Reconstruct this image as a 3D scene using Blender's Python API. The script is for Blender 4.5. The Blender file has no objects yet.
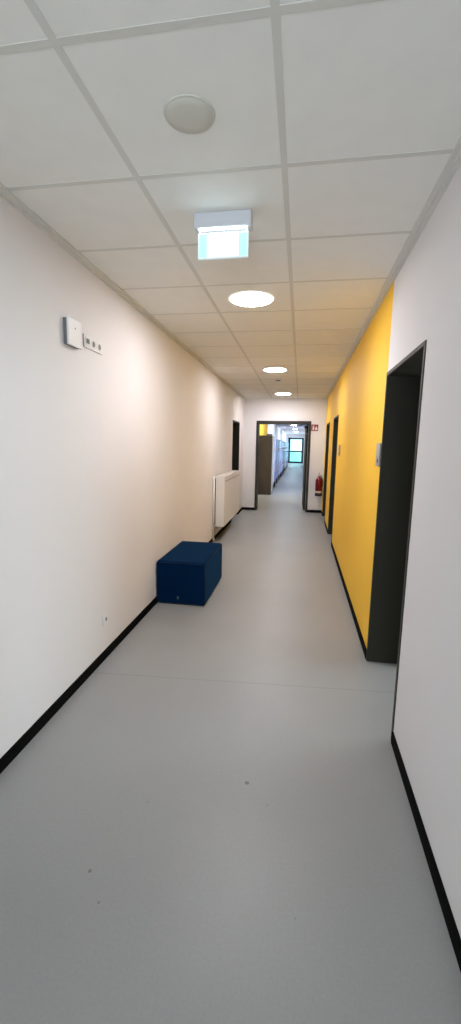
import bpy, bmesh, math, random
from mathutils import Vector, Matrix
random.seed(7)
SC = bpy.context.scene
COL = SC.collection

# ------------------------------------------------------------------ dimensions (metres)
H = 1.6136                      # camera height
XL, XR = -1.397, 0.571          # corridor walls
YE = 10.50                      # end wall
CZ = 2.735                      # suspended ceiling
T = 0.30                        # wall thickness
YB = -3.2                       # wall behind the camera
TILE = 0.625
GX, GY = -0.1133, 1.2951        # one crossing of the ceiling grid
FX = 1.05                       # right wall of the far corridor
FY = 41.0                       # end of the far corridor

# ------------------------------------------------------------------ materials
def lin(c):
    return tuple((x / 12.92 if x <= 0.04045 else ((x + 0.055) / 1.055) ** 2.4) for x in c)

def mat(name, rgb, rough=0.6, metal=0.0, bump=0.0, bscale=200.0, var=0.0, vscale=3.0, spec=0.5, emit=None, estr=0.0, sheen=0.0):
    m = bpy.data.materials.new(name); m.use_nodes = True
    nt = m.node_tree; b = nt.nodes['Principled BSDF']
    col = tuple(rgb) + (1,)
    b.inputs['Base Color'].default_value = col
    b.inputs['Roughness'].default_value = rough
    b.inputs['Metallic'].default_value = metal
    b.inputs['Specular IOR Level'].default_value = spec
    if sheen:
        b.inputs['Sheen Weight'].default_value = sheen; b.inputs['Sheen Tint'].default_value = (0.12, 0.46, 1.0, 1)
    tc = nt.nodes.new('ShaderNodeTexCoord')
    if var:
        n = nt.nodes.new('ShaderNodeTexNoise'); n.inputs['Scale'].default_value = vscale; n.inputs['Detail'].default_value = 4
        nt.links.new(tc.outputs['Object'], n.inputs['Vector'])
        r = nt.nodes.new('ShaderNodeValToRGB')
        r.color_ramp.elements[0].position = 0.3; r.color_ramp.elements[1].position = 0.7
        r.color_ramp.elements[0].color = tuple(max(0, c * (1 - var)) for c in rgb) + (1,)
        r.color_ramp.elements[1].color = tuple(min(1, c * (1 + var)) for c in rgb) + (1,)
        nt.links.new(n.outputs['Fac'], r.inputs['Fac']); nt.links.new(r.outputs['Color'], b.inputs['Base Color'])
    if bump:
        n2 = nt.nodes.new('ShaderNodeTexNoise'); n2.inputs['Scale'].default_value = bscale; n2.inputs['Detail'].default_value = 3
        nt.links.new(tc.outputs['Object'], n2.inputs['Vector'])
        bp = nt.nodes.new('ShaderNodeBump'); bp.inputs['Strength'].default_value = bump; bp.inputs['Distance'].default_value = 0.002
        nt.links.new(n2.outputs['Fac'], bp.inputs['Height']); nt.links.new(bp.outputs['Normal'], b.inputs['Normal'])
    if emit:
        b.inputs['Emission Color'].default_value = tuple(emit) + (1,)
        b.inputs['Emission Strength'].default_value = estr
    return m

def glass(name, tint, gloss=0.12):
    m = bpy.data.materials.new(name); m.use_nodes = True
    nt = m.node_tree; nt.nodes.clear()
    o = nt.nodes.new('ShaderNodeOutputMaterial'); mx = nt.nodes.new('ShaderNodeMixShader')
    t = nt.nodes.new('ShaderNodeBsdfTransparent'); g = nt.nodes.new('ShaderNodeBsdfGlossy')
    f = nt.nodes.new('ShaderNodeFresnel'); f.inputs['IOR'].default_value = 1.45
    t.inputs['Color'].default_value = tuple(tint) + (1,); g.inputs['Roughness'].default_value = 0.02
    nt.links.new(f.outputs[0], mx.inputs[0]); nt.links.new(t.outputs[0], mx.inputs[1]); nt.links.new(g.outputs[0], mx.inputs[2])
    nt.links.new(mx.outputs[0], o.inputs[0])
    return m

M = {}
M['paint'] = mat('white_wall_paint', (0.750, 0.728, 0.730), 0.75, bump=0.12, bscale=160, var=0.012, vscale=1.4, spec=0.25)
M['yellow'] = mat('yellow_wall_paint', (0.92, 0.54, 0.042), 0.62, bump=0.12, bscale=160, var=0.025, vscale=1.2, spec=0.3)
M['tile'] = mat('mineral_fibre_tile', (0.83, 0.815, 0.775), 0.9, bump=0.25, bscale=420, var=0.015, vscale=8, spec=0.15)
M['grid'] = mat('ceiling_grid_paint', (0.66, 0.645, 0.60), 0.6, spec=0.3)
M['trimpaint'] = mat('edge_trim_paint', (0.68, 0.665, 0.63), 0.6, spec=0.3)
M['black'] = mat('black_skirting', (0.004, 0.004, 0.004), 0.85, spec=0.05)
M['steel'] = mat('dark_olive_steel', (0.031, 0.029, 0.022), 0.6, spec=0.12)
M['edge'] = mat('steel_frame_edge', (0.032, 0.030, 0.025), 0.5, spec=0.25)
M['leaf'] = mat('dark_door_leaf', (0.024, 0.021, 0.016), 0.6, spec=0.12)
M['brown'] = mat('dark_brown_door', (0.026, 0.020, 0.014), 0.6, spec=0.12)
M['chrome'] = mat('brushed_metal', (0.55, 0.54, 0.52), 0.35, metal=1.0)
M['plate'] = mat('grey_sign_plate', (0.33, 0.32, 0.31), 0.5, metal=0.2)
M['platefield'] = mat('sign_text_field', (0.40, 0.39, 0.375), 0.6)
M['ink'] = mat('dark_print', (0.03, 0.03, 0.035), 0.6)
M['whiteplastic'] = mat('white_plastic', (0.74, 0.73, 0.72), 0.4)
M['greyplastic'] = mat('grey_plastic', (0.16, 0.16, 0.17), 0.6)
M['darkplastic'] = mat('socket_recess', (0.10, 0.10, 0.10), 0.6)
M['radpaint'] = mat('radiator_enamel', (0.78, 0.75, 0.72), 0.35)
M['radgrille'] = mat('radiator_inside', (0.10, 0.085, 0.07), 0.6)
M['copper'] = mat('cream_pipe', (0.74, 0.66, 0.58), 0.4)
M['lamp'] = mat('lamp_diffuser', (0.9, 0.9, 0.9), 0.5, emit=(1.0, 0.965, 1.0), estr=98.0)
M['lampedge'] = mat('lamp_acrylic_edge', (0.9, 0.9, 0.9), 0.5, emit=(1.0, 0.93, 0.85), estr=0.9)
M['farlamp'] = mat('cool_lamp_diffuser', (0.9, 0.9, 0.9), 0.5, emit=(0.80, 0.88, 1.0), estr=62.0)
M['fixture'] = mat('offwhite_fixture', (0.60, 0.588, 0.52), 0.55)
M['exitbody'] = mat('exit_housing', (0.62, 0.63, 0.68), 0.45)
M['exitpanel'] = mat('exit_panel_lit', (0.1, 0.3, 0.3), 0.3, emit=(0.48, 0.90, 0.94), estr=0.95)
M['exitwhite'] = mat('exit_pictogram_lit', (0.9, 0.9, 0.9), 0.3, emit=(0.78, 0.95, 1.0), estr=2.4)
M['exitframe'] = mat('exit_panel_edge', (0.6, 0.65, 0.66), 0.3, emit=(0.8, 0.95, 1.0), estr=0.35)
M['exitslot'] = mat('exit_lamp_slot', (0.9, 0.9, 0.9), 0.3, emit=(0.80, 0.95, 1.0), estr=12.0)
M['red'] = mat('extinguisher_red', (0.17, 0.003, 0.006), 0.3)
M['signred'] = mat('fire_sign_red', (0.24, 0.010, 0.018), 0.5)
M['signwhite'] = mat('fire_sign_white', (0.72, 0.66, 0.64), 0.5)
M['label'] = mat('pale_label', (0.70, 0.55, 0.48), 0.5)
M['blackrubber'] = mat('black_rubber', (0.012, 0.012, 0.012), 0.6)
M['navy'] = mat('navy_felt', (0.0005, 0.011, 0.040), 0.92, bump=0.5, bscale=500, var=0.15, vscale=60, spec=0.02, sheen=0.10)
M['navyseam'] = mat('navy_piping', (0.0008, 0.009, 0.028), 0.9)
M['tag'] = mat('woven_tag', (0.05, 0.065, 0.075), 0.8)
M['cabside'] = mat('greybrown_cabinet', (0.056, 0.049, 0.053), 0.6, var=0.08, vscale=6, spec=0.2)
M['cabfront'] = mat('cream_cabinet_front', (0.22, 0.20, 0.18), 0.3)
M['lilac'] = mat('lilac_locker', (0.20, 0.18, 0.42), 0.22)
M['blueloc'] = mat('blue_locker', (0.12, 0.18, 0.42), 0.22)
M['whiteloc'] = mat('white_locker', (0.46, 0.48, 0.60), 0.22)
M['carcass'] = mat('locker_carcass', (0.20, 0.19, 0.30), 0.4)
M['farpaint'] = mat('far_wall_paint', (0.74, 0.74, 0.76), 0.75, bump=0.1, bscale=160, spec=0.25)
M['glass'] = glass('tinted_glass', (0.62, 0.93, 0.97))
M['clear'] = glass('clear_glass', (0.96, 0.98, 0.98))
M['dframe'] = mat('black_aluminium', (0.010, 0.014, 0.022), 0.4)
M['ground'] = mat('outdoor_court', (0.36, 0.56, 0.58), 0.9, var=0.1, vscale=0.6)

def floor_material():
    m = mat('grey_linoleum', (0.30, 0.30, 0.295), 0.42, spec=0.45)
    nt = m.node_tree; N = nt.nodes; L = nt.links; b = N['Principled BSDF']
    tc = [n for n in N if n.type == 'TEX_COORD'][0]
    def math_(op, a, c=None):
        n = N.new('ShaderNodeMath'); n.operation = op
        for i, v in enumerate((a, c)):
            if v is None: continue
            if isinstance(v, (int, float)): n.inputs[i].default_value = v
            else: L.new(v, n.inputs[i])
        return n.outputs[0]
    n1 = N.new('ShaderNodeTexNoise'); n1.inputs['Scale'].default_value = 90; n1.inputs['Detail'].default_value = 6
    n2 = N.new('ShaderNodeTexNoise'); n2.inputs['Scale'].default_value = 1.3; n2.inputs['Detail'].default_value = 3
    for n in (n1, n2): L.new(tc.outputs['Object'], n.inputs['Vector'])
    r1 = N.new('ShaderNodeValToRGB')
    r1.color_ramp.elements[0].position = 0.25; r1.color_ramp.elements[0].color = (0.280, 0.285, 0.283, 1)
    r1.color_ramp.elements[1].position = 0.75; r1.color_ramp.elements[1].color = (0.308, 0.312, 0.309, 1)
    L.new(n1.outputs['Fac'], r1.inputs['Fac'])
    r2 = N.new('ShaderNodeValToRGB')
    r2.color_ramp.elements[0].position = 0.3; r2.color_ramp.elements[0].color = (0.95, 0.95, 0.95, 1)
    r2.color_ramp.elements[1].position = 0.7; r2.color_ramp.elements[1].color = (1.03, 1.03, 1.03, 1)
    L.new(n2.outputs['Fac'], r2.inputs['Fac'])
    mx = N.new('ShaderNodeMixRGB'); mx.blend_type = 'MULTIPLY'; mx.inputs[0].default_value = 1
    L.new(r1.outputs[0], mx.inputs[1]); L.new(r2.outputs[0], mx.inputs[2])
    sp = N.new('ShaderNodeSeparateXYZ'); L.new(tc.outputs['Object'], sp.inputs[0])
    # welded joint across the sheet flooring, and a few dropped spots
    line = math_('ABSOLUTE', math_('SUBTRACT', math_('SUBTRACT', sp.outputs[1], math_('MULTIPLY', sp.outputs[0], 0.07)), 2.698))
    mask = math_('MULTIPLY', math_('LESS_THAN', line, 0.004), 0.22)
    for (x, y, rad, k) in [(-0.188, 1.81, 0.011, 0.6), (-0.725, 1.279, 0.007, 0.55), (-0.08, 1.70, 0.005, 0.35),
                           (-0.62, 1.62, 0.005, 0.3), (-0.64, 1.18, 0.005, 0.4), (-0.32, 1.86, 0.004, 0.3), (0.05, 1.25, 0.004, 0.3)]:
        d = N.new('ShaderNodeVectorMath'); d.operation = 'DISTANCE'
        L.new(tc.outputs['Object'], d.inputs[0]); d.inputs[1].default_value = (x, y, 0)
        mask = math_('MAXIMUM', mask, math_('MULTIPLY', math_('LESS_THAN', d.outputs['Value'], rad), k))
    mx2 = N.new('ShaderNodeMixRGB'); L.new(mask, mx2.inputs[0]); L.new(mx.outputs[0], mx2.inputs[1])
    mx2.inputs[2].default_value = (0.06, 0.055, 0.05, 1)
    L.new(mx2.outputs[0], b.inputs['Base Color'])
    return m
M['floor'] = floor_material()

# ------------------------------------------------------------------ mesh helpers
class MB:
    def __init__(s): s.bm = bmesh.new()
    def box(s, x0, x1, y0, y1, z0, z1, mi=0, bevel=0.0, seg=3):
        v = [s.bm.verts.new((x, y, z)) for x in (x0, x1) for y in (y0, y1) for z in (z0, z1)]
        fs = [(0, 1, 3, 2), (4, 6, 7, 5), (0, 4, 5, 1), (2, 3, 7, 6), (0, 2, 6, 4), (1, 5, 7, 3)]
        F = [s.bm.faces.new([v[i] for i in f]) for f in fs]
        for f in F: f.material_index = mi
        if bevel:
            es = list({e for f in F for e in f.edges})
            r = bmesh.ops.bevel(s.bm, geom=es, offset=bevel, segments=seg, profile=0.5, affect='EDGES')
            for f in r['faces']: f.material_index = mi; f.smooth = True
        return s
    def lathe(s, prof, axis='Z', at=(0, 0, 0), n=40, mi=0):
        """prof = list of (radius, height); revolved about the axis through at"""
        rings = []
        at = Vector(at)
        for r, h in prof:
            ring = []
            for k in range(n if r > 1e-6 else 1):
                a = 2 * math.pi * k / n; c, q = r * math.cos(a), r * math.sin(a)
                p = {'Z': (c, q, h), 'X': (h, c, q), 'Y': (q, h, c)}[axis]
                ring.append(s.bm.verts.new(at + Vector(p)))
            rings.append(ring)
        for a, b in zip(rings, rings[1:]):
            for k in range(n):
                if len(a) == 1 and len(b) == 1: break
                if len(a) == 1: q = [a[0], b[k], b[(k + 1) % n]]
                elif len(b) == 1: q = [a[k], b[0], a[(k + 1) % n]]
                else: q = [a[k], b[k], b[(k + 1) % n], a[(k + 1) % n]]
                f = s.bm.faces.new(q); f.material_index = mi; f.smooth = True
        return s
    def tube(s, pts, r, n=10, mi=0):
        pts = [Vector(p) for p in pts]; rings = []
        for i, p in enumerate(pts):
            t = (pts[min(i + 1, len(pts) - 1)] - pts[max(i - 1, 0)]).normalized()
            a = t.orthogonal().normalized() if i == 0 else (pa - t * pa.dot(t)).normalized()
            pa = a; b = t.cross(a)
            rings.append([s.bm.verts.new(p + r * (math.cos(2 * math.pi * k / n) * a + math.sin(2 * math.pi * k / n) * b)) for k in range(n)])
        for A, B in zip(rings, rings[1:]):
            for k in range(n):
                f = s.bm.faces.new([A[k], A[(k + 1) % n], B[(k + 1) % n], B[k]]); f.smooth = True; f.material_index = mi
        s.bm.faces.new(rings[0][::-1]); s.bm.faces.new(rings[-1])
        return s
    def prism(s, pts, y0, y1, mi=0):
        """outline in (x, z), extruded in y"""
        a = [s.bm.verts.new((x, y0, z)) for x, z in pts]; b = [s.bm.verts.new((x, y1, z)) for x, z in pts]
        s.bm.faces.new(a); s.bm.faces.new(b[::-1])
        for i in range(len(pts)):
            j = (i + 1) % len(pts); s.bm.faces.new([a[j], a[i], b[i], b[j]])
        for f in s.bm.faces: f.material_index = mi
        return s
    def build(s, name, mats, parent=None, label=None):
        bmesh.ops.recalc_face_normals(s.bm, faces=s.bm.faces[:])
        me = bpy.data.meshes.new(name)
        off = Vector((0, 0, 0))
        s.bm.to_mesh(me); s.bm.free()
        for m in (mats if isinstance(mats, (list, tuple)) else [mats]): me.materials.append(m)
        o = bpy.data.objects.new(name, me); COL.objects.link(o)
        if parent: o.parent = parent
        if label: o['label'] = label
        return o

def structure(o, label=None, category=None):
    o['kind'] = 'structure'
    if label: o['label'] = label
    if category: o['category'] = category
    return o
def tag(o, label, cat, group=None):
    o['label'] = label; o['category'] = cat
    if group: o['group'] = group
    return o
def thing(name, loc, label, cat, group=None, rz=0):
    o = bpy.data.objects.new(name, None); COL.objects.link(o); o.location = loc; o.rotation_euler = (0, 0, rz)
    o.empty_display_size = 0.1
    return tag(o, label, cat, group)
def copy_tree(o, parent=None):
    c = o.copy(); COL.objects.link(c)
    if parent: c.parent = parent
    for ch in [k for k in bpy.data.objects if k.parent == o and k.parent is not None]:
        copy_tree(ch, c)
    return c

# ------------------------------------------------------------------ the shell
# floor
b = MB().box(XL - T, FX + T, YB - T, FY + 0.4, -0.12, 0.0).box(FX + T, 5.0, 0.2, 6.9, -0.12, 0.0)
structure(b.build('floor', M['floor']), 'grey linoleum floor of the corridor', 'floor')

# door openings: (y0, y1, top)
D1 = (2.247, 3.165, 2.115)       # near right, open
D2 = (7.00, 7.95, 2.105)
D3 = (9.06, 10.02, 2.105)
DL = (8.76, 9.73, 2.115)         # left wall near its far end
ED = (-1.086, 0.227, 2.205)      # end doorway (x0, x1, top)

def wall_y(x0, x1, ya, yb, doors, z1=CZ + 0.10, mi=lambda y: 0, cuts=()):
    """wall along y with openings down to the floor; split at cuts so that mi can change the paint"""
    b = MB(); ys = sorted(set([ya, yb] + [d[0] for d in doors] + [d[1] for d in doors] + list(cuts)))
    for a, c in zip(ys, ys[1:]):
        mid = (a + c) / 2; z0 = 0.0
        for d in doors:
            if d[0] < mid < d[1]: z0 = d[2]
        b.box(x0, x1, a, c, z0, z1, mi(mid))
    return b
b = wall_y(XL - T, XL, YB, YE + T, [DL])
structure(b.build('wall_left', M['paint']), 'long white corridor wall on the left', 'wall')
b = wall_y(XR, XR + T, YB, YE + T, [D1, D2, D3], mi=lambda y: 1 if y > 3.165 else 0, cuts=[3.165])
structure(b.build('wall_right', [M['paint'], M['yellow']]), 'right corridor wall, white near the viewer and yellow beyond the open doorway', 'wall')
b = MB().box(XL, ED[0], YE, YE + T, 0, CZ + 0.1).box(ED[1], XR, YE, YE + T, 0, CZ + 0.1).box(ED[0], ED[1], YE, YE + T, ED[2], CZ + 0.1)
structure(b.build('wall_end', M['paint']), 'white end wall around the open doorway', 'wall')
# wall behind the camera, with a tall glazed opening added for fill light
b = MB().box(XL - T, -1.15, YB - T, YB, 0, CZ + 0.1).box(0.33, XR + T, YB - T, YB, 0, CZ + 0.1).box(-1.15, 0.33, YB - T, YB, 2.35, CZ + 0.1).box(-1.15, 0.33, YB - T, YB, 0, 0.15)
structure(b.build('wall_back', M['paint']), 'white wall behind the viewer', 'wall')
def window(name, x0, x1, y0, y1, z0, z1, axis, label):
    """frame with one mullion and a pane, in a plane of constant x ('X') or y ('Y')"""
    f = 0.06; b = MB()
    if axis == 'Y':
        b.box(x0, x1, y0, y1, z0, z0 + f).box(x0, x1, y0, y1, z1 - f, z1).box(x0, x0 + f, y0, y1, z0 + f, z1 - f).box(x1 - f, x1, y0, y1, z0 + f, z1 - f)
        xm = (x0 + x1) / 2; b.box(xm - f / 2, xm + f / 2, y0, y1, z0 + f, z1 - f)
    else:
        b.box(x0, x1, y0, y1, z0, z0 + f).box(x0, x1, y0, y1, z1 - f, z1).box(x0, x1, y0, y0 + f, z0 + f, z1 - f).box(x0, x1, y1 - f, y1, z0 + f, z1 - f)
        ym = (y0 + y1) / 2; b.box(x0, x1, ym - f / 2, ym + f / 2, z0 + f, z1 - f)
    o = structure(b.build(name, M['dframe']), label, 'window')
    p = MB()
    if axis == 'Y': ym = (y0 + y1) / 2; p.box(x0 + f, x1 - f, ym - 0.004, ym + 0.004, z0 + f, z1 - f)
    else: xm = (x0 + x1) / 2; p.box(xm - 0.004, xm + 0.004, y0 + f, y1 - f, z0 + f, z1 - f)
    p.build('pane', M['clear'], o)
    return o
window('window_1', -1.15, 0.33, YB - 0.2, YB - 0.12, 0.15, 2.35, 'Y', 'window behind the viewer')  # unseen window, added to let fill light into the near corridor

# suspended ceiling: tiles, T-bars and stepped wall angle
b = MB().box(XL, XR, YB, YE, CZ, CZ + 0.09)
structure(b.build('ceiling', M['tile']), 'suspended ceiling of white mineral tiles', 'ceiling')
b = MB(); bw = 0.0125; xi, xo = XL + 0.046, XR - 0.046
for k in (-1, 0):
    x = GX + k * TILE; b.box(x - bw, x + bw, YB, YE, CZ - 0.0015, CZ)
k = -7
while GY + k * TILE < YE:
    y = GY + k * TILE
    if y > YB:
        for xa, xb in ((xi, GX - TILE - bw), (GX - TILE + bw, GX - bw), (GX + bw, xo)):
            b.box(xa, xb, y - bw, y + bw, CZ - 0.0015, CZ)
    k += 1
structure(b.build('trim_1', M['grid']), 'grey ceiling grid bars', 'ceiling grid')
b = MB()
for s, xw in ((1, XL), (-1, XR)):
    e = lambda a, c: (min(xw + s * a, xw + s * c), max(xw + s * a, xw + s * c))
    b.box(*e(0, 0.022), YB, YE, CZ - 0.022, CZ); b.box(*e(0.022, 0.046), YB, YE, CZ - 0.009, CZ)
b.box(xi, xo, YE - 0.022, YE, CZ - 0.015, CZ)
structure(b.build('trim_2', M['trimpaint']), 'stepped edge trim between ceiling and walls', 'ceiling trim')

# skirting
def skirt(b, x0, x1, y0, y1): b.box(x0, x1, y0, y1, 0, 0.067)
b = MB(); skirt(b, XL, XL + 0.011, YB, DL[0] - 0.03); skirt(b, XL, XL + 0.011, DL[1] + 0.03, YE)
structure(b.build('baseboard_left', M['black']), 'black skirting along the left wall', 'skirting')
b = MB()
for ya, yb in ((YB, D1[0] - 0.012), (D1[1] + 0.012, D2[0] - 0.012), (D2[1] + 0.012, D3[0] - 0.012), (D3[1] + 0.012, YE)):
    skirt(b, XR - 0.010, XR, ya, yb)
structure(b.build('baseboard_right', M['black']), 'black skirting along the right wall', 'skirting')
b = MB(); skirt(b, XL + 0.011, ED[0], YE - 0.014, YE); skirt(b, ED[1], XR - 0.010, YE - 0.014, YE)
structure(b.build('baseboard_end', M['black']), 'black skirting on the end wall', 'skirting')

# ------------------------------------------------------------------ doors in the side walls
def side_door(name, xw, s, D, leafmat, open_, label):
    """steel lining through the wall thickness; s=+1 recess goes to +x, -1 to -x"""
    y0, y1, z = D; l = 0.018
    X = lambda a, c: (min(xw + s * a, xw + s * c), max(xw + s * a, xw + s * c))
    b = MB()
    for ya, yb in ((y0, y0 + l), (y1 - l, y1)): b.box(*X(0.0, T), ya, yb, 0, z)
    b.box(*X(0.0, T), y0 + l, y1 - l, z - l, z)
    o = structure(b.build(name, M['steel']), label, 'door')
    e = MB(); w = 0.014
    for ya, yb in ((y0 - 0.008, y0 + w), (y1 - w, y1 + 0.008)): e.box(*X(-0.006, 0.0), ya, yb, 0, z + 0.008)
    e.box(*X(-0.006, 0.0), y0 + w, y1 - w, z - w, z + 0.008)
    e.build('door_frame', M['edge'], o)
    if open_:
        f = MB().box(xw + s * (T + 0.01), xw + s * (T + 0.90), y0 - 0.035, y0 + 0.005, 0.008, z - l - 0.004).build('door_leaf', leafmat, o)
        h = MB(); hx = xw + s * (T + 0.83)
        h.tube([(hx, y0 + 0.005, 1.05), (hx, y0 + 0.055, 1.05), (hx - 0.12, y0 + 0.055, 1.05)], 0.009); h.build('door_handle', M['chrome'], f)
    else:
        f = MB().box(*X(0.25, 0.29), y0 + l, y1 - l, 0.008, z - l).build('door_leaf', leafmat, o)
        hx = xw + s * 0.25
        h = MB().tube([(hx, y0 + 0.09, 1.05), (hx - s * 0.05, y0 + 0.09, 1.05), (hx - s * 0.05, y0 + 0.21, 1.05)], 0.009)
        h.build('door_handle', M['chrome'], f)
    return o
side_door('door_1', XR, 1, D1, M['leaf'], True, 'open dark doorway in the right wall, nearest the viewer')
side_door('door_2', XR, 1, D2, M['leaf'], False, 'dark recessed door in the middle of the yellow wall')
side_door('door_3', XR, 1, D3, M['brown'], False, 'dark recessed door at the far end of the yellow wall')
side_door('door_4', XL, -1, DL, M['brown'], False, 'dark recessed door in the left wall beyond the radiator')

# end doorway: frame and the leaf folded back into the corridor beyond
x0, x1, z = ED; fw = 0.052
b = MB().box(x0, x0 + fw, YE - 0.012, YE + T + 0.012, 0, z).box(x1 - fw, x1, YE - 0.012, YE + T + 0.012, 0, z).box(x0 + fw, x1 - fw, YE - 0.012, YE + T + 0.012, z - 0.07, z)
o = structure(b.build('door_5', M['edge']), 'dark steel frame of the open doorway in the end wall', 'door')
M['edge2'] = M['steel']
leaf = MB().box(-0.045, 0.0, 0.0, 1.19, 0.01, z - 0.075).build('door_leaf', M['steel'], o)
leaf.location = (x1 - fw - 0.004, YE + T + 0.02, 0); leaf.rotation_euler = (0, 0, math.radians(1.2))
h = MB().tube([(-0.045, 1.10, 1.05), (-0.10, 1.10, 1.05), (-0.10, 0.97, 1.05)], 0.010); h.build('door_handle', M['chrome'], leaf)
cl = MB().box(-0.09, -0.045, 0.05, 0.32, z - 0.16, z - 0.09, bevel=0.006).build('door_closer', M['edge'], leaf)

# ------------------------------------------------------------------ room behind the near right door
rx0, rx1, ry0, ry1 = XR + T, 4.6, 0.6, 6.6
b = MB().box(rx0, rx1 + T, ry0 - T, ry0, 0, 2.84).box(rx0, rx1 + T, ry1, ry1 + T, 0, 2.84)
structure(b.build('wall_room_sides', M['paint']), 'white side walls of the room behind the near doorway', 'wall')
wy0, wy1, wz0, wz1 = 3.0, 6.2, 0.85, 2.55
b = MB().box(rx1, rx1 + T, ry0, wy0, 0, 2.84).box(rx1, rx1 + T, wy1, ry1, 0, 2.84).box(rx1, rx1 + T, wy0, wy1, 0, wz0).box(rx1, rx1 + T, wy0, wy1, wz1, 2.84)
structure(b.build('wall_room_outer', M['paint']), 'window wall of the room behind the near doorway', 'wall')
window('window_2', rx1 + 0.10, rx1 + 0.18, wy0, wy1, wz0, wz1, 'X', 'window of the room behind the near doorway')
b = MB().box(rx0, rx1 + T, ry0 - T, ry1 + T, 2.84, 2.94)
structure(b.build('ceiling', M['tile']), 'ceiling of the room behind the near doorway', 'ceiling')

# ------------------------------------------------------------------ the corridor beyond the end doorway
y0 = YE + T
b = MB(); ys = [y0, 18.2, FY]
b.box(XL - T, XL, y0, 18.2, 0, CZ + 0.1, 1).box(XL - T, XL, 18.2, FY, 0, CZ + 0.1, 0)
structure(b.build('wall_far_left', [M['farpaint'], M['yellow']]), 'left wall of the far corridor, yellow then white', 'wall')
fill_wins = [(13.0, 16.0), (19.0, 22.0), (26.0, 29.0), (32.0, 35.0), (37.2, 40.2)]  # unseen windows, added to brighten the far corridor
b = MB(); p = y0
for a, c in fill_wins:
    b.box(FX, FX + T, p, a, 0, CZ + 0.1).box(FX, FX + T, a, c, 0, 0.8).box(FX, FX + T, a, c, 2.4, CZ + 0.1); p = c
b.box(FX, FX + T, p, FY, 0, CZ + 0.1).box(XR, FX + T, y0 - 0.3, y0, 0, CZ + 0.1)
structure(b.build('wall_far_right', M['farpaint']), 'window side of the far corridor', 'wall')
for i, (a, c) in enumerate(fill_wins):
    window('window_%d' % (i + 3), FX + 0.10, FX + 0.18, a, c, 0.8, 2.4, 'X', 'window in the right wall of the far corridor, number %d from the doorway' % (i + 1))
b = MB().box(XL - T, FX + T, y0, FY + T, CZ, CZ + 0.1)
structure(b.build('ceiling', M['farpaint']), 'pale ceiling of the far corridor', 'ceiling')
gx0, gx1, gz = -1.17, 0.27, 2.36
b = MB().box(XL - T, gx0, FY, FY + T, 0, CZ + 0.1).box(gx1, FX + T, FY, FY + T, 0, CZ + 0.1).box(gx0, gx1, FY, FY + T, gz, CZ + 0.1)
structure(b.build('wall_far_end', M['farpaint']), 'far end wall around the glazed door', 'wall')
b = MB(); fb = 0.10
b.box(gx0, gx0 + 0.20, FY - 0.02, FY + 0.10, 0, gz).box(gx1 - 0.18, gx1, FY - 0.02, FY + 0.10, 0, gz)
b.box(gx0 + 0.20, gx1 - 0.18, FY - 0.02, FY + 0.10, gz - 0.14, gz).box(gx0 + 0.20, gx1 - 0.18, FY - 0.02, FY + 0.10, 0, 0.16).box(gx0 + 0.20, gx1 - 0.18, FY - 0.02, FY + 0.10, 1.02, 1.16)
o = structure(b.build('door_6', M['dframe']), 'bright glazed door at the far end of the corridor', 'door')
MB().box(gx0 + 0.20, gx1 - 0.18, FY + 0.03, FY + 0.04, 1.16, gz - 0.14).build('pane', M['glass'], o)
MB().box(gx0 + 0.20, gx1 - 0.18, FY + 0.03, FY + 0.04, 0.16, 1.02).build('pane', M['glass'], o)
MB().tube([(gx0 + 0.10, FY - 0.02, 1.05), (gx0 + 0.10, FY - 0.07, 1.05), (gx0 + 0.22, FY - 0.07, 1.05)], 0.012).build('door_handle', M['chrome'], o)
MB().box(gx0 - 0.02, gx0 + 0.22, FY - 0.06, FY - 0.02, gz - 0.12, gz + 0.02, bevel=0.008).build('door_closer', M['dframe'], o)
b = MB().box(-30, 30, FY + 0.4, FY + 90, -0.22, -0.10)
structure(b.build('ground', M['ground']), 'pale turquoise ground outside the far glazed door', 'ground')

# ------------------------------------------------------------------ ceiling lights
def ceiling_light(y, label, m, group):
    o = thing('ceiling_light', (GX - TILE / 2, y, CZ), label, 'ceiling light', group)
    MB().lathe([(0.161, -0.0005), (0.176, -0.0005), (0.176, -0.004), (0.170, -0.007), (0.161, -0.006)], n=64).build('rim', M['lampedge'], o)
    MB().lathe([(0.0, -0.002), (0.158, -0.002), (0.161, -0.005), (0.158, -0.008), (0.12, -0.011), (0.0, -0.012)], n=64).build('diffuser', m, o)
    return o
G1 = 'round lit ceiling lights of the corridor'
ceiling_light(GY + 3.5 * TILE, 'large round glowing ceiling light just beyond the exit sign', M['lamp'], G1)
ceiling_light(GY + 8.5 * TILE, 'round glowing ceiling light midway, just before the smoke detector', M['lamp'], G1)
ceiling_light(GY + 13.28 * TILE, 'small round glowing ceiling light closest to the end wall', M['lamp'], G1)
G2 = 'ceiling lights of the far corridor'
for i, y in enumerate((12.9, 18.4, 23.9, 29.4, 34.9)):
    ceiling_light(y, 'cool white ceiling light seen through the end doorway, %s from the doorway' % ('first', 'second', 'third', 'fourth', 'fifth')[i], M['farlamp'], G2)

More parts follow.
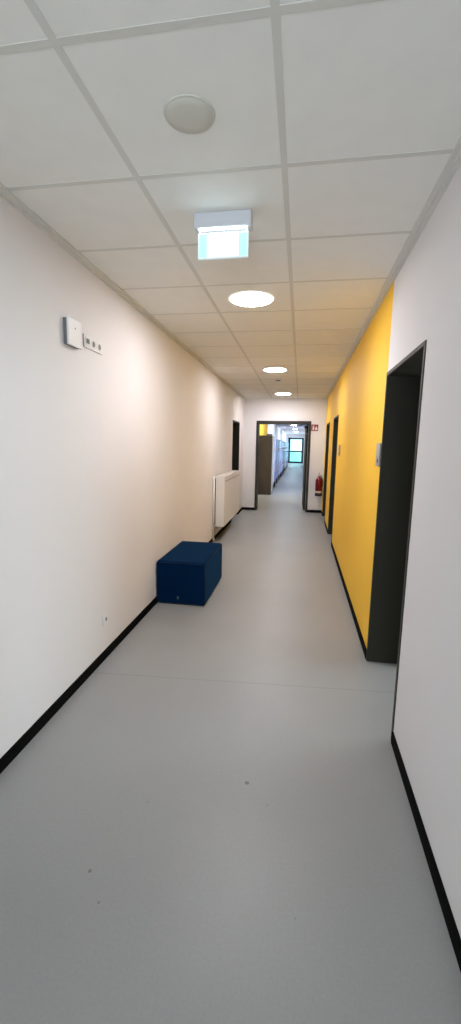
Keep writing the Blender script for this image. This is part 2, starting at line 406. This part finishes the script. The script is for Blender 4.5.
# exit sign
ex = thing('exit_sign', (-0.424, 2.22, CZ), 'glowing cyan-white emergency exit sign hanging from the ceiling', 'exit sign')
MB().box(-0.141, 0.141, 0.0, 0.075, -0.068, 0.0, bevel=0.004).build('housing', M['exitbody'], ex)
MB().box(-0.120, 0.120, 0.010, 0.026, -0.072, -0.068).build('lamp_slot', M['exitslot'], ex)
for s in (-1, 1):
    MB().box(s * 0.118 - 0.006, s * 0.118 + 0.006, 0.030, 0.042, -0.084, -0.068).build('bracket', M['chrome'], ex)
pl = MB()
pl.box(-0.127, 0.127, 0.028, 0.044, -0.088, -0.082).box(-0.127, 0.127, 0.028, 0.044, -0.200, -0.194).box(-0.127, -0.121, 0.028, 0.044, -0.194, -0.088).box(0.121, 0.127, 0.028, 0.044, -0.194, -0.088)
pl.build('panel_frame', M['exitframe'], ex)
p = MB().box(-0.121, 0.121, 0.032, 0.040, -0.194, -0.088).build('panel', M['exitpanel'], ex)
# white field of the pictogram, washed out by its own light
g = MB().box(-0.080, 0.078, 0.0312, 0.0318, -0.191, -0.091, bevel=0.0)
g.build('pictogram', M['exitwhite'], p)

# round unlit fixture near the viewer, and the smoke detector down the corridor
sp = thing('ceiling_speaker', (GX - TILE / 2, GY + 0.5 * TILE, CZ), 'round unlit off-white ceiling speaker above, nearest the viewer', 'ceiling speaker')
MB().lathe([(0.084, 0.0), (0.089, 0.0), (0.088, -0.004), (0.085, -0.006), (0.082, -0.005)], n=56).build('rim', M['fixture'], sp)
MB().lathe([(0.0, -0.001), (0.084, -0.001), (0.083, -0.005), (0.05, -0.006), (0.0, -0.006)], n=56).build('grille', M['fixture'], sp)
sd = thing('smoke_detector', (GX - TILE / 2, 7.51, CZ), 'small white smoke detector on the ceiling between two lights', 'smoke detector')
MB().lathe([(0.0, 0), (0.052, 0), (0.052, -0.012), (0.044, -0.018), (0.0, -0.018)], n=32).build('base', M['whiteplastic'], sd)
MB().lathe([(0.036, -0.018), (0.040, -0.022), (0.040, -0.030), (0.030, -0.034), (0.0, -0.034)], n=32).build('chamber', M['greyplastic'], sd)
MB().lathe([(0.026, -0.034), (0.026, -0.040), (0.018, -0.047), (0.0, -0.048)], n=32).build('cap', M['whiteplastic'], sd)

# ------------------------------------------------------------------ wall box and sockets on the left wall
wb = thing('wall_access_point', (XL, 2.488, 2.180), 'white square box on the left wall beside the triple socket', 'wall box')
MB().box(0.0, 0.022, -0.072, 0.072, 0.004, 0.150).build('mounting_plate', M['greyplastic'], wb)  # dark grey stands in for the shadow gap behind the box
hs = MB().box(0.022, 0.036, -0.076, 0.076, 0.0, 0.154, bevel=0.004).build('housing', M['whiteplastic'], wb)
MB().lathe([(0.0, 0.0375), (0.004, 0.037), (0.005, 0.036)], axis='X', at=(0, 0.0, 0.105), n=16).build('indicator', M['greyplastic'], hs)

ts = thing('triple_socket', (XL, 2.768, 2.257), 'horizontal triple socket plate high on the left wall', 'socket')
MB().box(0.0, 0.010, -0.124, 0.124, -0.040, 0.040, bevel=0.003).build('frame', M['whiteplastic'], ts)
d = MB().box(0.010, 0.013, -0.112, -0.056, -0.028, 0.028, bevel=0.0012).build('data_insert', M['whiteplastic'], ts)
MB().box(0.013, 0.0145, -0.104, -0.064, -0.014, 0.016).build('data_port', M['darkplastic'], d)
for yc in (0.0, 0.083):
    i = MB().lathe([(0.027, 0.010), (0.027, 0.0135), (0.0225, 0.0135), (0.020, 0.0115), (0.0, 0.0113)], axis='X', at=(0, yc, 0), n=36).build('socket_insert', M['whiteplastic'], ts)
    MB().lathe([(0.0, 0.0122), (0.018, 0.0120), (0.019, 0.0114)], axis='X', at=(0, yc, 0), n=30).build('recess', M['greyplastic'], i)

ls = thing('wall_socket', (XL, 2.825, 0.307), 'single white socket low on the left wall above the skirting', 'socket')
MB().box(0.0, 0.010, -0.040, 0.040, -0.040, 0.040, bevel=0.003).build('frame', M['whiteplastic'], ls)
i = MB().lathe([(0.027, 0.010), (0.027, 0.0135), (0.0225, 0.0135), (0.020, 0.0115), (0.0, 0.0113)], axis='X', n=36).build('socket_insert', M['whiteplastic'], ls)
MB().lathe([(0.0, 0.0122), (0.014, 0.0120), (0.015, 0.0114)], axis='X', n=30).build('recess', M['greyplastic'], i)

# ------------------------------------------------------------------ navy bench block
pf = thing('pouf', (-1.132, 4.418, 0), 'navy blue felt block seat standing against the left wall', 'pouf')
hx, hy = 0.252, 0.462
MB().box(-hx + 0.02, hx - 0.02, -hy + 0.02, hy - 0.02, 0.0, 0.022).build('plinth', M['blackrubber'], pf)
bm_ = MB().box(-hx, hx, -hy, hy, 0.012, 0.452, bevel=0.022, seg=5).build('upholstery', M['navy'], pf)
sm = MB()
for zz in (0.436,):
    e = 0.0045
    pts = [(-hx + .004, -hy + .004), (hx - .004, -hy + .004), (hx - .004, hy - .004), (-hx + .004, hy - .004)]
    for k in range(4):
        (ax, ay), (bx, by) = pts[k], pts[(k + 1) % 4]
        dx, dy = bx - ax, by - ay; l = math.hypot(dx, dy); q = 0.018 / l
        sm.tube([(ax + dx * q, ay + dy * q, zz), (bx - dx * q, by - dy * q, zz)], e, 8)
for sx in (-1, 1):
    for sy in (-1, 1):
        sm.tube([(sx * (hx - 0.004), sy * (hy - 0.004), 0.03), (sx * (hx - 0.004), sy * (hy - 0.004), 0.432)], 0.0035, 8)
sm.build('seam_piping', M['navyseam'], pf)
MB().box(-0.040, -0.018, -hy - 0.002, -hy + 0.0005, 0.062, 0.094).build('fabric_tag', M['tag'], pf, 'small grey woven tag')

# ------------------------------------------------------------------ radiator
rd = thing('radiator', (XL, 7.695, 0.262), 'white panel radiator hung on the left wall beyond the pouf', 'radiator')
L2 = 0.875; RH = 0.84
MB().box(0.175, 0.190, -L2, L2, 0.0, RH - 0.012, bevel=0.004).build('front_panel', M['radpaint'], rd)
MB().box(0.050, 0.060, -L2 + 0.02, L2 - 0.02, 0.02, RH - 0.03).box(0.112, 0.120, -L2 + 0.02, L2 - 0.02, 0.02, RH - 0.03).build('rear_panel', M['radpaint'], rd)
for s in (-1, 1):
    ya, yb = sorted((s * L2, s * (L2 - 0.010)))
    MB().box(0.045, 0.176, ya, yb, 0.0, RH, bevel=0.003).build('side_cover', M['radpaint'], rd)
g = MB().box(0.045, 0.062, -L2 + 0.01, L2 - 0.01, RH - 0.012, RH).box(0.168, 0.188, -L2 + 0.01, L2 - 0.01, RH - 0.012, RH)
k = -L2 + 0.01
while k < L2 - 0.012:
    g.box(0.062, 0.168, k, k + 0.010, RH - 0.010, RH); k += 0.028
g.build('top_grille', M['radpaint'], rd)
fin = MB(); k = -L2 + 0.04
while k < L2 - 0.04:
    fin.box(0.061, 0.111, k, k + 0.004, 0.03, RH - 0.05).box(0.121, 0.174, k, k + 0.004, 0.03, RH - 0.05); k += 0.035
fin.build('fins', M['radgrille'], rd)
for yb in (-0.55, 0.55):
    MB().box(0.0, 0.050, yb - 0.02, yb + 0.02, 0.10, RH - 0.12).build('wall_bracket', M['radpaint'], rd)
MB().box(0.014, 0.044, -L2 + 0.006, L2 - 0.02, 0.03, RH - 0.04).build('back_plate', M['radgrille'], rd)  # dark plate put in as the shade between radiator and wall
for yy in (-L2 + 0.06, -L2 + 0.11):
    p = MB().tube([(0.095, yy, 0.03), (0.095, yy, -0.02), (0.085, yy, -0.04), (0.0, yy, -0.042)], 0.009, 12).build('pipe', M['copper'], rd)
    MB().lathe([(0.011, 0.0), (0.024, 0.0), (0.022, 0.010), (0.011, 0.013)], axis='X', at=(0.0, yy, -0.042), n=20).build('rosette', M['copper'], p)
MB().tube([(0.022, -L2 - 0.03, -0.195), (0.022, -L2 - 0.03, RH + 0.0)], 0.013, 14).build('riser_pipe', M['radpaint'], rd)
v = MB().lathe([(0.0, -0.235), (0.018, -0.232), (0.020, -0.200), (0.014, -0.190), (0.0, -0.19)], at=(0.022, -L2 - 0.03, 0), n=20).build('valve', M['copper'], rd)
# thin dark scalloped line under the upper edge of the front
cr = MB(); pts = []
for i in range(81):
    yy = -L2 + 0.03 + (2 * L2 - 0.06) * i / 80
    pts.append((0.1915, yy, RH - 0.075 - 0.018 * abs(math.sin(i / 80 * math.pi * 4))))
cr.tube(pts, 0.0035, 6).build('trim_cord', M['radgrille'], rd)

# ------------------------------------------------------------------ signs on the right wall
def door_sign(y, label, w=0.13):
    o = thing('door_sign', (XR, y, 1.48), label, 'door sign', 'grey room signs on the yellow wall')
    MB().box(-0.006, 0.0, -w / 2 + 0.02, w / 2 - 0.02, 0.02, 0.14).build('spacer', M['greyplastic'], o)
    p = MB().box(-0.016, -0.006, -w / 2, w / 2, 0.0, 0.163, bevel=0.002).build('plate', M['plate'], o)
    MB().box(-0.0168, -0.016, -w / 2 + 0.03, -w / 2 + 0.075, 0.022, 0.050).build('pictogram', M['ink'], p)
    MB().box(-0.0166, -0.016, -w / 2 + 0.008, w / 2 - 0.008, 0.068, 0.156).build('text_field', M['platefield'], p)
    return o
door_sign(3.242, 'grey metal sign plate on the yellow wall beside the open near doorway')
door_sign(6.47, 'small grey sign plate on the yellow wall before the second door')

# ------------------------------------------------------------------ fire extinguisher and its sign on the end wall
fe = thing('fire_extinguisher', (0.468, YE - 0.115, 0.43), 'red fire extinguisher hung on the end wall beside the yellow wall', 'fire extinguisher')
R_ = 0.080
MB().lathe([(0.0, 0.055), (R_, 0.055), (R_, 0.375), (0.076, 0.400), (0.058, 0.430), (0.032, 0.452), (0.024, 0.470), (0.0, 0.470)], n=36).build('cylinder', M['red'], fe)
MB().lathe([(0.0, 0.0), (R_ * 0.98, 0.0), (R_ * 1.04, 0.006), (R_ * 1.04, 0.056), (R_, 0.058), (0.0, 0.058)], n=36).build('base_ring', M['blackrubber'], fe, 'black base ring')
MB().lathe([(R_ + 0.001, 0.075), (R_ + 0.0015, 0.077), (R_ + 0.0015, 0.120), (R_ + 0.001, 0.122)], n=36).build('label_band', M['label'], fe, 'pale label band')
MB().lathe([(0.0, 0.468), (0.022, 0.468), (0.024, 0.500), (0.014, 0.512), (0.0, 0.514)], n=20).build('valve', M['chrome'], fe)
hd = MB().box(-0.012, 0.012, -0.085, 0.02, 0.512, 0.522, bevel=0.003)
hd.build('carry_handle', M['red'], fe)
lv = MB().box(-0.010, 0.010, -0.085, 0.02, -0.004, 0.004, bevel=0.002).build('lever', M['red'], fe)
lv.location = (0, 0, 0.540); lv.rotation_euler = (math.radians(-14), 0, 0)
hose = []
for i in range(25):
    a = i / 24
    hose.append((0.022 + 0.066 * math.sin(min(1, a * 1.6) * math.pi / 2), -0.03 - 0.02 * math.sin(a * math.pi), 0.492 - 0.02 * math.sin(a * 3) - 0.30 * max(0, a - 0.15)))
MB().tube(hose, 0.009, 10).build('hose', M['blackrubber'], fe)
MB().box(-0.03, 0.03, 0.078, 0.1155, 0.20, 0.36).build('wall_bracket', M['chrome'], fe)

fs = thing('fire_sign', (0.313, YE, 2.05), 'square red and white fire extinguisher sign beside the end doorway', 'sign')
p = MB().box(-0.080, 0.080, -0.006, 0.0, -0.076, 0.076, bevel=0.002).build('plate', M['signred'], fs)
g = MB()
g.prism([(-0.052, -0.055), (-0.012, -0.055), (-0.012, 0.020), (-0.022, 0.034), (-0.042, 0.034), (-0.052, 0.020)], -0.0072, -0.006)
g.prism([(-0.040, 0.036), (-0.024, 0.036), (-0.010, 0.056), (-0.016, 0.060), (-0.032, 0.046), (-0.060, 0.050), (-0.060, 0.044)], -0.0072, -0.006)
g.prism([(0.010, -0.055), (0.060, -0.055), (0.064, -0.020), (0.054, 0.018), (0.046, -0.004), (0.034, 0.050), (0.018, 0.010), (0.006, -0.020)], -0.0072, -0.006)
g.build('pictogram', M['signwhite'], p)

# ------------------------------------------------------------------ cabinet and lockers in the far corridor
cb = thing('cabinet', (-1.14, 14.35, 0), 'tall grey-brown cabinet seen through the end doorway', 'cabinet')
MB().box(-0.238, 0.222, -0.42, 0.42, 0.0, 1.93).build('carcass', M['cabside'], cb)
for i in range(2):
    ya = -0.415 + i * 0.418
    d = MB().box(0.222, 0.240, ya, ya + 0.412, 0.06, 1.92, bevel=0.002).build('door', M['cabfront'], cb, 'cream cabinet door')
    yk = ya + (0.37 if i == 0 else 0.04)
    MB().tube([(0.240, yk, 1.0), (0.262, yk, 1.0), (0.262, yk, 1.14), (0.240, yk, 1.14)], 0.006, 8).build('handle', M['chrome'], d)
bx = thing('storage_box', (-1.02, 14.10, 1.93), 'small dark box lying on top of the grey-brown cabinet', 'box')
MB().box(-0.09, 0.09, -0.12, 0.12, 0.0, 0.045, bevel=0.003).build('box_body', M['greyplastic'], bx)
MB().box(-0.093, 0.093, -0.123, 0.123, 0.045, 0.058, bevel=0.002).build('lid', M['darkplastic'], bx)

ordn = ['first', 'second', 'third', 'fourth', 'fifth', 'sixth', 'seventh', 'eighth', 'ninth', 'tenth']
cm = [M['whiteloc'], M['lilac'], M['blueloc'], M['lilac'], M['blueloc'], M['whiteloc'], M['lilac'], M['blueloc']]
def locker(y, i):
    o = thing('locker', (-1.14, y, 0), 'lilac, blue and white locker unit in the far corridor, %s beyond the cabinet' % ordn[i], 'locker', 'lockers along the far corridor')
    MB().box(-0.238, 0.215, -0.88, 0.88, 0.28, 1.86).build('carcass', M['carcass'], o)
    for a in (-0.84, 0.84):
        for q in (-0.20, 0.18):
            MB().box(q - 0.02, q + 0.02, a - 0.02, a + 0.02, 0.0, 0.28).build('leg', M['cabside'], o)
    for c in range(4):
        for r in range(2):
            ya = -0.875 + c * 0.4375; za = 0.29 + r * 0.785
            d = MB().box(0.215, 0.232, ya + 0.006, ya + 0.43, za + 0.005, za + 0.775, bevel=0.003).build('door', cm[(c * 2 + r * 3 + i * 3) % 8], o)
            MB().box(0.232, 0.246, ya + 0.04, ya + 0.055, za + 0.36, za + 0.44).build('handle', M['chrome'], d)
    return o
for i in range(10): locker(15.75 + i * 1.80, i)

# ------------------------------------------------------------------ light
def area(name, loc, rot, sx, sy, power, color):
    l = bpy.data.lights.new(name, 'AREA'); l.shape = 'RECTANGLE'; l.size = sx; l.size_y = sy; l.energy = power; l.color = color
    o = bpy.data.objects.new(name, l); COL.objects.link(o); o.location = loc; o.rotation_euler = rot
    return o
R90 = math.pi / 2
DAY = (0.86, 0.94, 1.0)
area('window_daylight', (rx1 + 0.28, (wy0 + wy1) / 2, (wz0 + wz1) / 2), (0, R90, 0), wz1 - wz0, wy1 - wy0, 195, DAY)
area('window_daylight', (-0.41, YB - 0.28, 1.25), (R90, 0, 0), 1.46, 2.18, 122, DAY)  # added fill through the unseen opening behind the camera
for i, (a, c) in enumerate(fill_wins):
    area('window_daylight', (FX + 0.28, (a + c) / 2, 1.6), (0, R90, 0), 1.58, 2.98, (170, 120, 100, 110, 170)[i], (0.80, 0.86, 1.0))  # fill lamps of the added windows, out of view
w = bpy.data.worlds.new('sky'); SC.world = w; w.use_nodes = True
bg = w.node_tree.nodes['Background']; bg.inputs[0].default_value = (0.80, 0.93, 1.0, 1); bg.inputs[1].default_value = 3.2

# ------------------------------------------------------------------ camera (fitted to the photograph)
RR = [[0.986689, 0.161724, 0.017021], [-0.157116, 0.975066, -0.156721], [-0.041942, 0.15196, 0.987496]]
cam = bpy.data.cameras.new('camera'); co = bpy.data.objects.new('camera', cam); COL.objects.link(co)
cam.sensor_fit = 'VERTICAL'; cam.sensor_height = 36.0; cam.lens = 423.323 * 36.0 / 1024.0; cam.clip_start = 0.02; cam.clip_end = 300
rt, fwd, up = (Vector(r) for r in RR)
mw = Matrix(((rt.x, up.x, -fwd.x, 0), (rt.y, up.y, -fwd.y, 0), (rt.z, up.z, -fwd.z, H), (0, 0, 0, 1)))
co.matrix_world = mw
SC.camera = co
SC.view_settings.view_transform = 'Standard'; SC.view_settings.look = 'None'
SC.view_settings.gamma = 1.0; SC.view_settings.use_curve_mapping = False
SC.view_settings.exposure = 0.17
